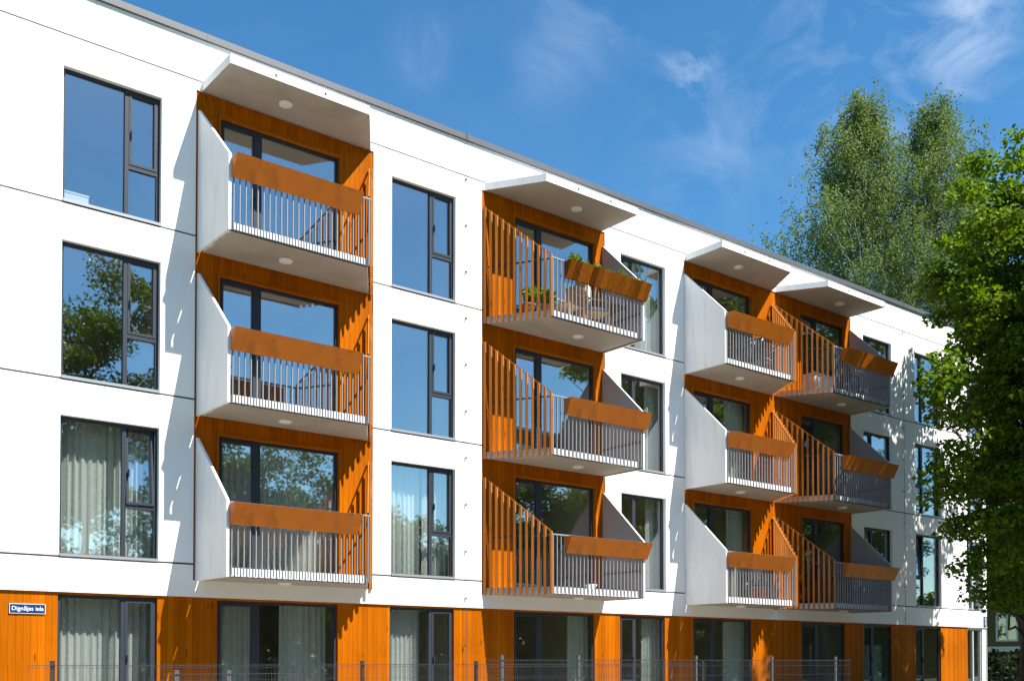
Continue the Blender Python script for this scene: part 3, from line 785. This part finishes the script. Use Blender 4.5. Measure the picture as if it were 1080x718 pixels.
def chair(name, loc, rz, m, label, cushion=None, arms=True):
    root = empty(name, loc); root.rotation_euler = (0, 0, rz); tag(root, label, 'chair')
    for sx in (-.29, .29):
        for sy, hh in ((-.28, .6), (.28, .82)):
            bm = nb(); box(bm, sx-.022, sx+.022, sy-.022, sy+.022, 0, hh); obj('leg', bm, m, root)
        if arms:
            bm = nb(); box(bm, sx-.035, sx+.035, -.33, .256, .601, .63); obj('armrest', bm, m, root)
    bm = nb(); box(bm, -.267, .267, -.30, .25, .34, .37); obj('seat', bm, m, root)
    bm = nb()
    for k in range(5): box(bm, -.24+k*.105, -.18+k*.105, .262, .285, .37, .86)
    box(bm, -.267, .267, .255, .292, .861, .92); obj('backrest', bm, m, root)
    if cushion:
        bm = nb(); box(bm, -.25, .25, -.28, .22, .372, .46); bmesh.ops.bevel(bm, geom=bm.edges[:], offset=.03, segments=3, affect='EDGES'); obj('cushion', bm, cushion, root, True)
        bm = nb(); box(bm, -.24, .24, .14, .255, .47, .95); bmesh.ops.bevel(bm, geom=bm.edges[:], offset=.04, segments=3, affect='EDGES'); obj('back_cushion', bm, cushion, root, True)
chair('armchair', (15.98, -.78, zf), R(-80), M['pine'], 'pale pine armchair behind the railing on the plant-filled top balcony')
chair('armchair', (16.75, -.80, zf), R(70), M['pine'], 'armchair with white cushions on the top balcony of the second stack', M['fabric'])
def table(loc, m, label, h=.55, w=.5, top=None):
    root = empty('side_table', loc); tag(root, label, 'table')
    for sx in (-w/2+.03, w/2-.03):
        for sy in (-w/2+.03, w/2-.03):
            bm = nb(); box(bm, sx-.02, sx+.02, sy-.02, sy+.02, 0, h-.03); obj('leg', bm, m, root)
    bm = nb(); box(bm, -w/2, w/2, -w/2, w/2, h-.0295, h); obj('tabletop', bm, top or m, root)
table((17.35, -.82, zf), M['wicker'], 'dark brown side table in the right corner of the plant-filled top balcony', .62, .55)
zc = ZB[0]+.152
chair('armchair', (22.9, -.72, zc), R(100), M['dsteel'], 'dark metal armchair on the top balcony of the third stack', M['fabric'])
table((22.1, -.72, zc), M['dsteel'], 'dark metal table on the top balcony of the third stack', .66, .6)
zc2 = ZB[2]+.152
chair('armchair', (22.75, -.75, zc2), R(150), M['dsteel'], 'dark armchair with a white cushion on the lowest balcony of the third stack', M['fabric'])
def storage(loc, sx, sy, h, m, label, nm='storage_box'):
    root = empty(nm, loc); tag(root, label, 'box')
    bm = nb(); box(bm, -sx/2, sx/2, -sy/2, sy/2, 0, h); bmesh.ops.bevel(bm, geom=bm.edges[:], offset=.02, segments=2, affect='EDGES'); obj('body', bm, m, root)
    bm = nb(); box(bm, -sx/2-.015, sx/2+.015, -sy/2-.015, sy/2+.015, h+.001, h+.05); obj('lid', bm, m, root)
storage((25.75, -.62, zc), 1.0, .45, .42, M['fabric'], 'white storage box behind the slats on the shaded top balcony')
chair('armchair', (26.9, -.7, zc), R(95), M['darkf'], 'dark armchair on the shaded top balcony of the rightmost stack')
storage((25.9, -.62, zc2), 1.0, .45, .62, M['wicker'], 'brown storage chest behind the slats on the shaded lowest balcony')
chair('armchair', (26.95, -.7, zc2), R(95), M['darkf'], 'dark armchair on the shaded lowest balcony of the rightmost stack')
bw = empty('bowl', (16.55, -.95, zc2)); tag(bw, 'small white bowl on the floor of the lowest balcony in the second stack', 'bowl')
bm = nb(); lathe(bm, (0, 0, 0), [(.06, 0), (.13, .09), (.14, .12), (.125, .118), (.05, .03)], 18); obj('dish', bm, M['enamel'], bw, True)

# ------------------------------------------------------------------ sky, sun, camera
SUN = Vector((.44, -1, 1.45)).normalized()
el = math.asin(SUN.z); az = math.atan2(SUN.x, SUN.y)
w = bpy.data.worlds.new('World'); S.world = w; w.use_nodes = True
nt = w.node_tree; nt.nodes.clear(); L = nt.links.new
out = nt.nodes.new('ShaderNodeOutputWorld'); bg = N(nt, 'ShaderNodeBackground', i_Strength=.088); L(bg.outputs[0], out.inputs[0])
sky = N(nt, 'ShaderNodeTexSky', sky_type='NISHITA', sun_disc=False, sun_elevation=el, sun_rotation=az, air_density=1.0, dust_density=.25, ozone_density=2.5, altitude=200)
hs = N(nt, 'ShaderNodeHueSaturation', i_Saturation=1.28, i_Value=1.0); L(sky.outputs[0], hs.inputs['Color'])
tc = N(nt, 'ShaderNodeTexCoord')
def dirpx(px, py):
    f, phi, pit, cy = 1121.3, R(51.10), R(1.331), 670.8
    fw = Vector((math.cos(phi)*math.cos(pit), math.sin(phi)*math.cos(pit), math.sin(pit))); r = Vector((math.sin(phi), -math.cos(phi), 0)); u = r.cross(fw)
    return (fw*f+r*(px-540)+u*(cy-py)).normalized()
# wispy cirrus: noise stretched along the wind, thick only in a few patches of the sky
mp = N(nt, 'ShaderNodeMapping', i_Scale=(2.2, 5.5, 7.0), i_Rotation=(R(20), R(35), R(25))); L(tc.outputs['Generated'], mp.inputs[0])
nz = N(nt, 'ShaderNodeTexNoise', i_Scale=2.0, i_Detail=9., i_Roughness=.62, i_Distortion=.9); L(mp.outputs[0], nz.inputs['Vector'])
cm = N(nt, 'ShaderNodeMapRange', i_1=.42, i_2=.86, i_3=0., i_4=1.); L(nz.outputs['Fac'], cm.inputs[0])
total = None
for (px, py, rad, amt) in ((728, 72, .022, .6), (1022, 18, .04, .38), (1060, 100, .12, .13), (960, 50, .10, .12), (620, 10, .045, .22), (445, 55, .025, .25), (740, 160, .05, .16), (575, 78, .03, .15), (860, 10, .10, .16)):
    d = dirpx(px, py)
    vm = N(nt, 'ShaderNodeVectorMath', operation='DISTANCE'); vm.inputs[1].default_value = d; L(tc.outputs['Generated'], vm.inputs[0])
    mr = N(nt, 'ShaderNodeMapRange', interpolation_type='SMOOTHSTEP', i_1=0., i_2=rad*1.6, i_3=amt, i_4=0.); L(vm.outputs['Value'], mr.inputs[0])
    if total is None: total = mr.outputs[0]
    else:
        a = N(nt, 'ShaderNodeMath', operation='ADD'); L(total, a.inputs[0]); L(mr.outputs[0], a.inputs[1]); total = a.outputs[0]
ad = N(nt, 'ShaderNodeMath', operation='ADD', i_1=.02); L(total, ad.inputs[0])
mu = N(nt, 'ShaderNodeMath', operation='MULTIPLY', use_clamp=True); L(ad.outputs[0], mu.inputs[0]); L(cm.outputs[0], mu.inputs[1])
mx = N(nt, 'ShaderNodeMix', data_type='RGBA'); mx.inputs[7].default_value = (7.2, 7.6, 8.0, 1)
L(mu.outputs[0], mx.inputs[0]); tn = N(nt, 'ShaderNodeVectorMath', operation='MULTIPLY'); tn.inputs[1].default_value = (.96, 1.07, 1.0); L(hs.outputs[0], tn.inputs[0]); L(tn.outputs[0], mx.inputs[6]); L(mx.outputs[2], bg.inputs[0])

sl = bpy.data.lights.new('sun', 'SUN'); sl.energy = 5.0; sl.angle = R(.53); sl.color = (1, .955, .88)
so = bpy.data.objects.new('sun', sl); link(so); so.rotation_euler = (-SUN).to_track_quat('-Z', 'Y').to_euler(); so.location = (20, -30, 40)

cam = bpy.data.cameras.new('camera'); co = bpy.data.objects.new('camera', cam); link(co); S.camera = co
cam.sensor_fit = 'HORIZONTAL'; cam.sensor_width = 36; cam.lens = 36*1121.3/1080; cam.clip_end = 3000; cam.clip_start = .1
cam.shift_y = (670.84*680/718-340)/1024
fw = Vector((math.cos(R(51.1016))*math.cos(R(1.3313)), math.sin(R(51.1016))*math.cos(R(1.3313)), math.sin(R(1.3313))))
co.location = (0, -18.6, 1.6); co.rotation_euler = fw.to_track_quat('-Z', 'Y').to_euler()
S.render.engine = 'CYCLES'
S.render.resolution_x, S.render.resolution_y = 1024, 680
S.cycles.max_bounces = 8; S.cycles.transparent_max_bounces = 12; S.cycles.sample_clamp_indirect = 6
S.view_settings.view_transform = 'Standard'; S.view_settings.look = 'None'; S.view_settings.gamma = 1; S.view_settings.use_curve_mapping = False
S.view_settings.exposure = 1.1
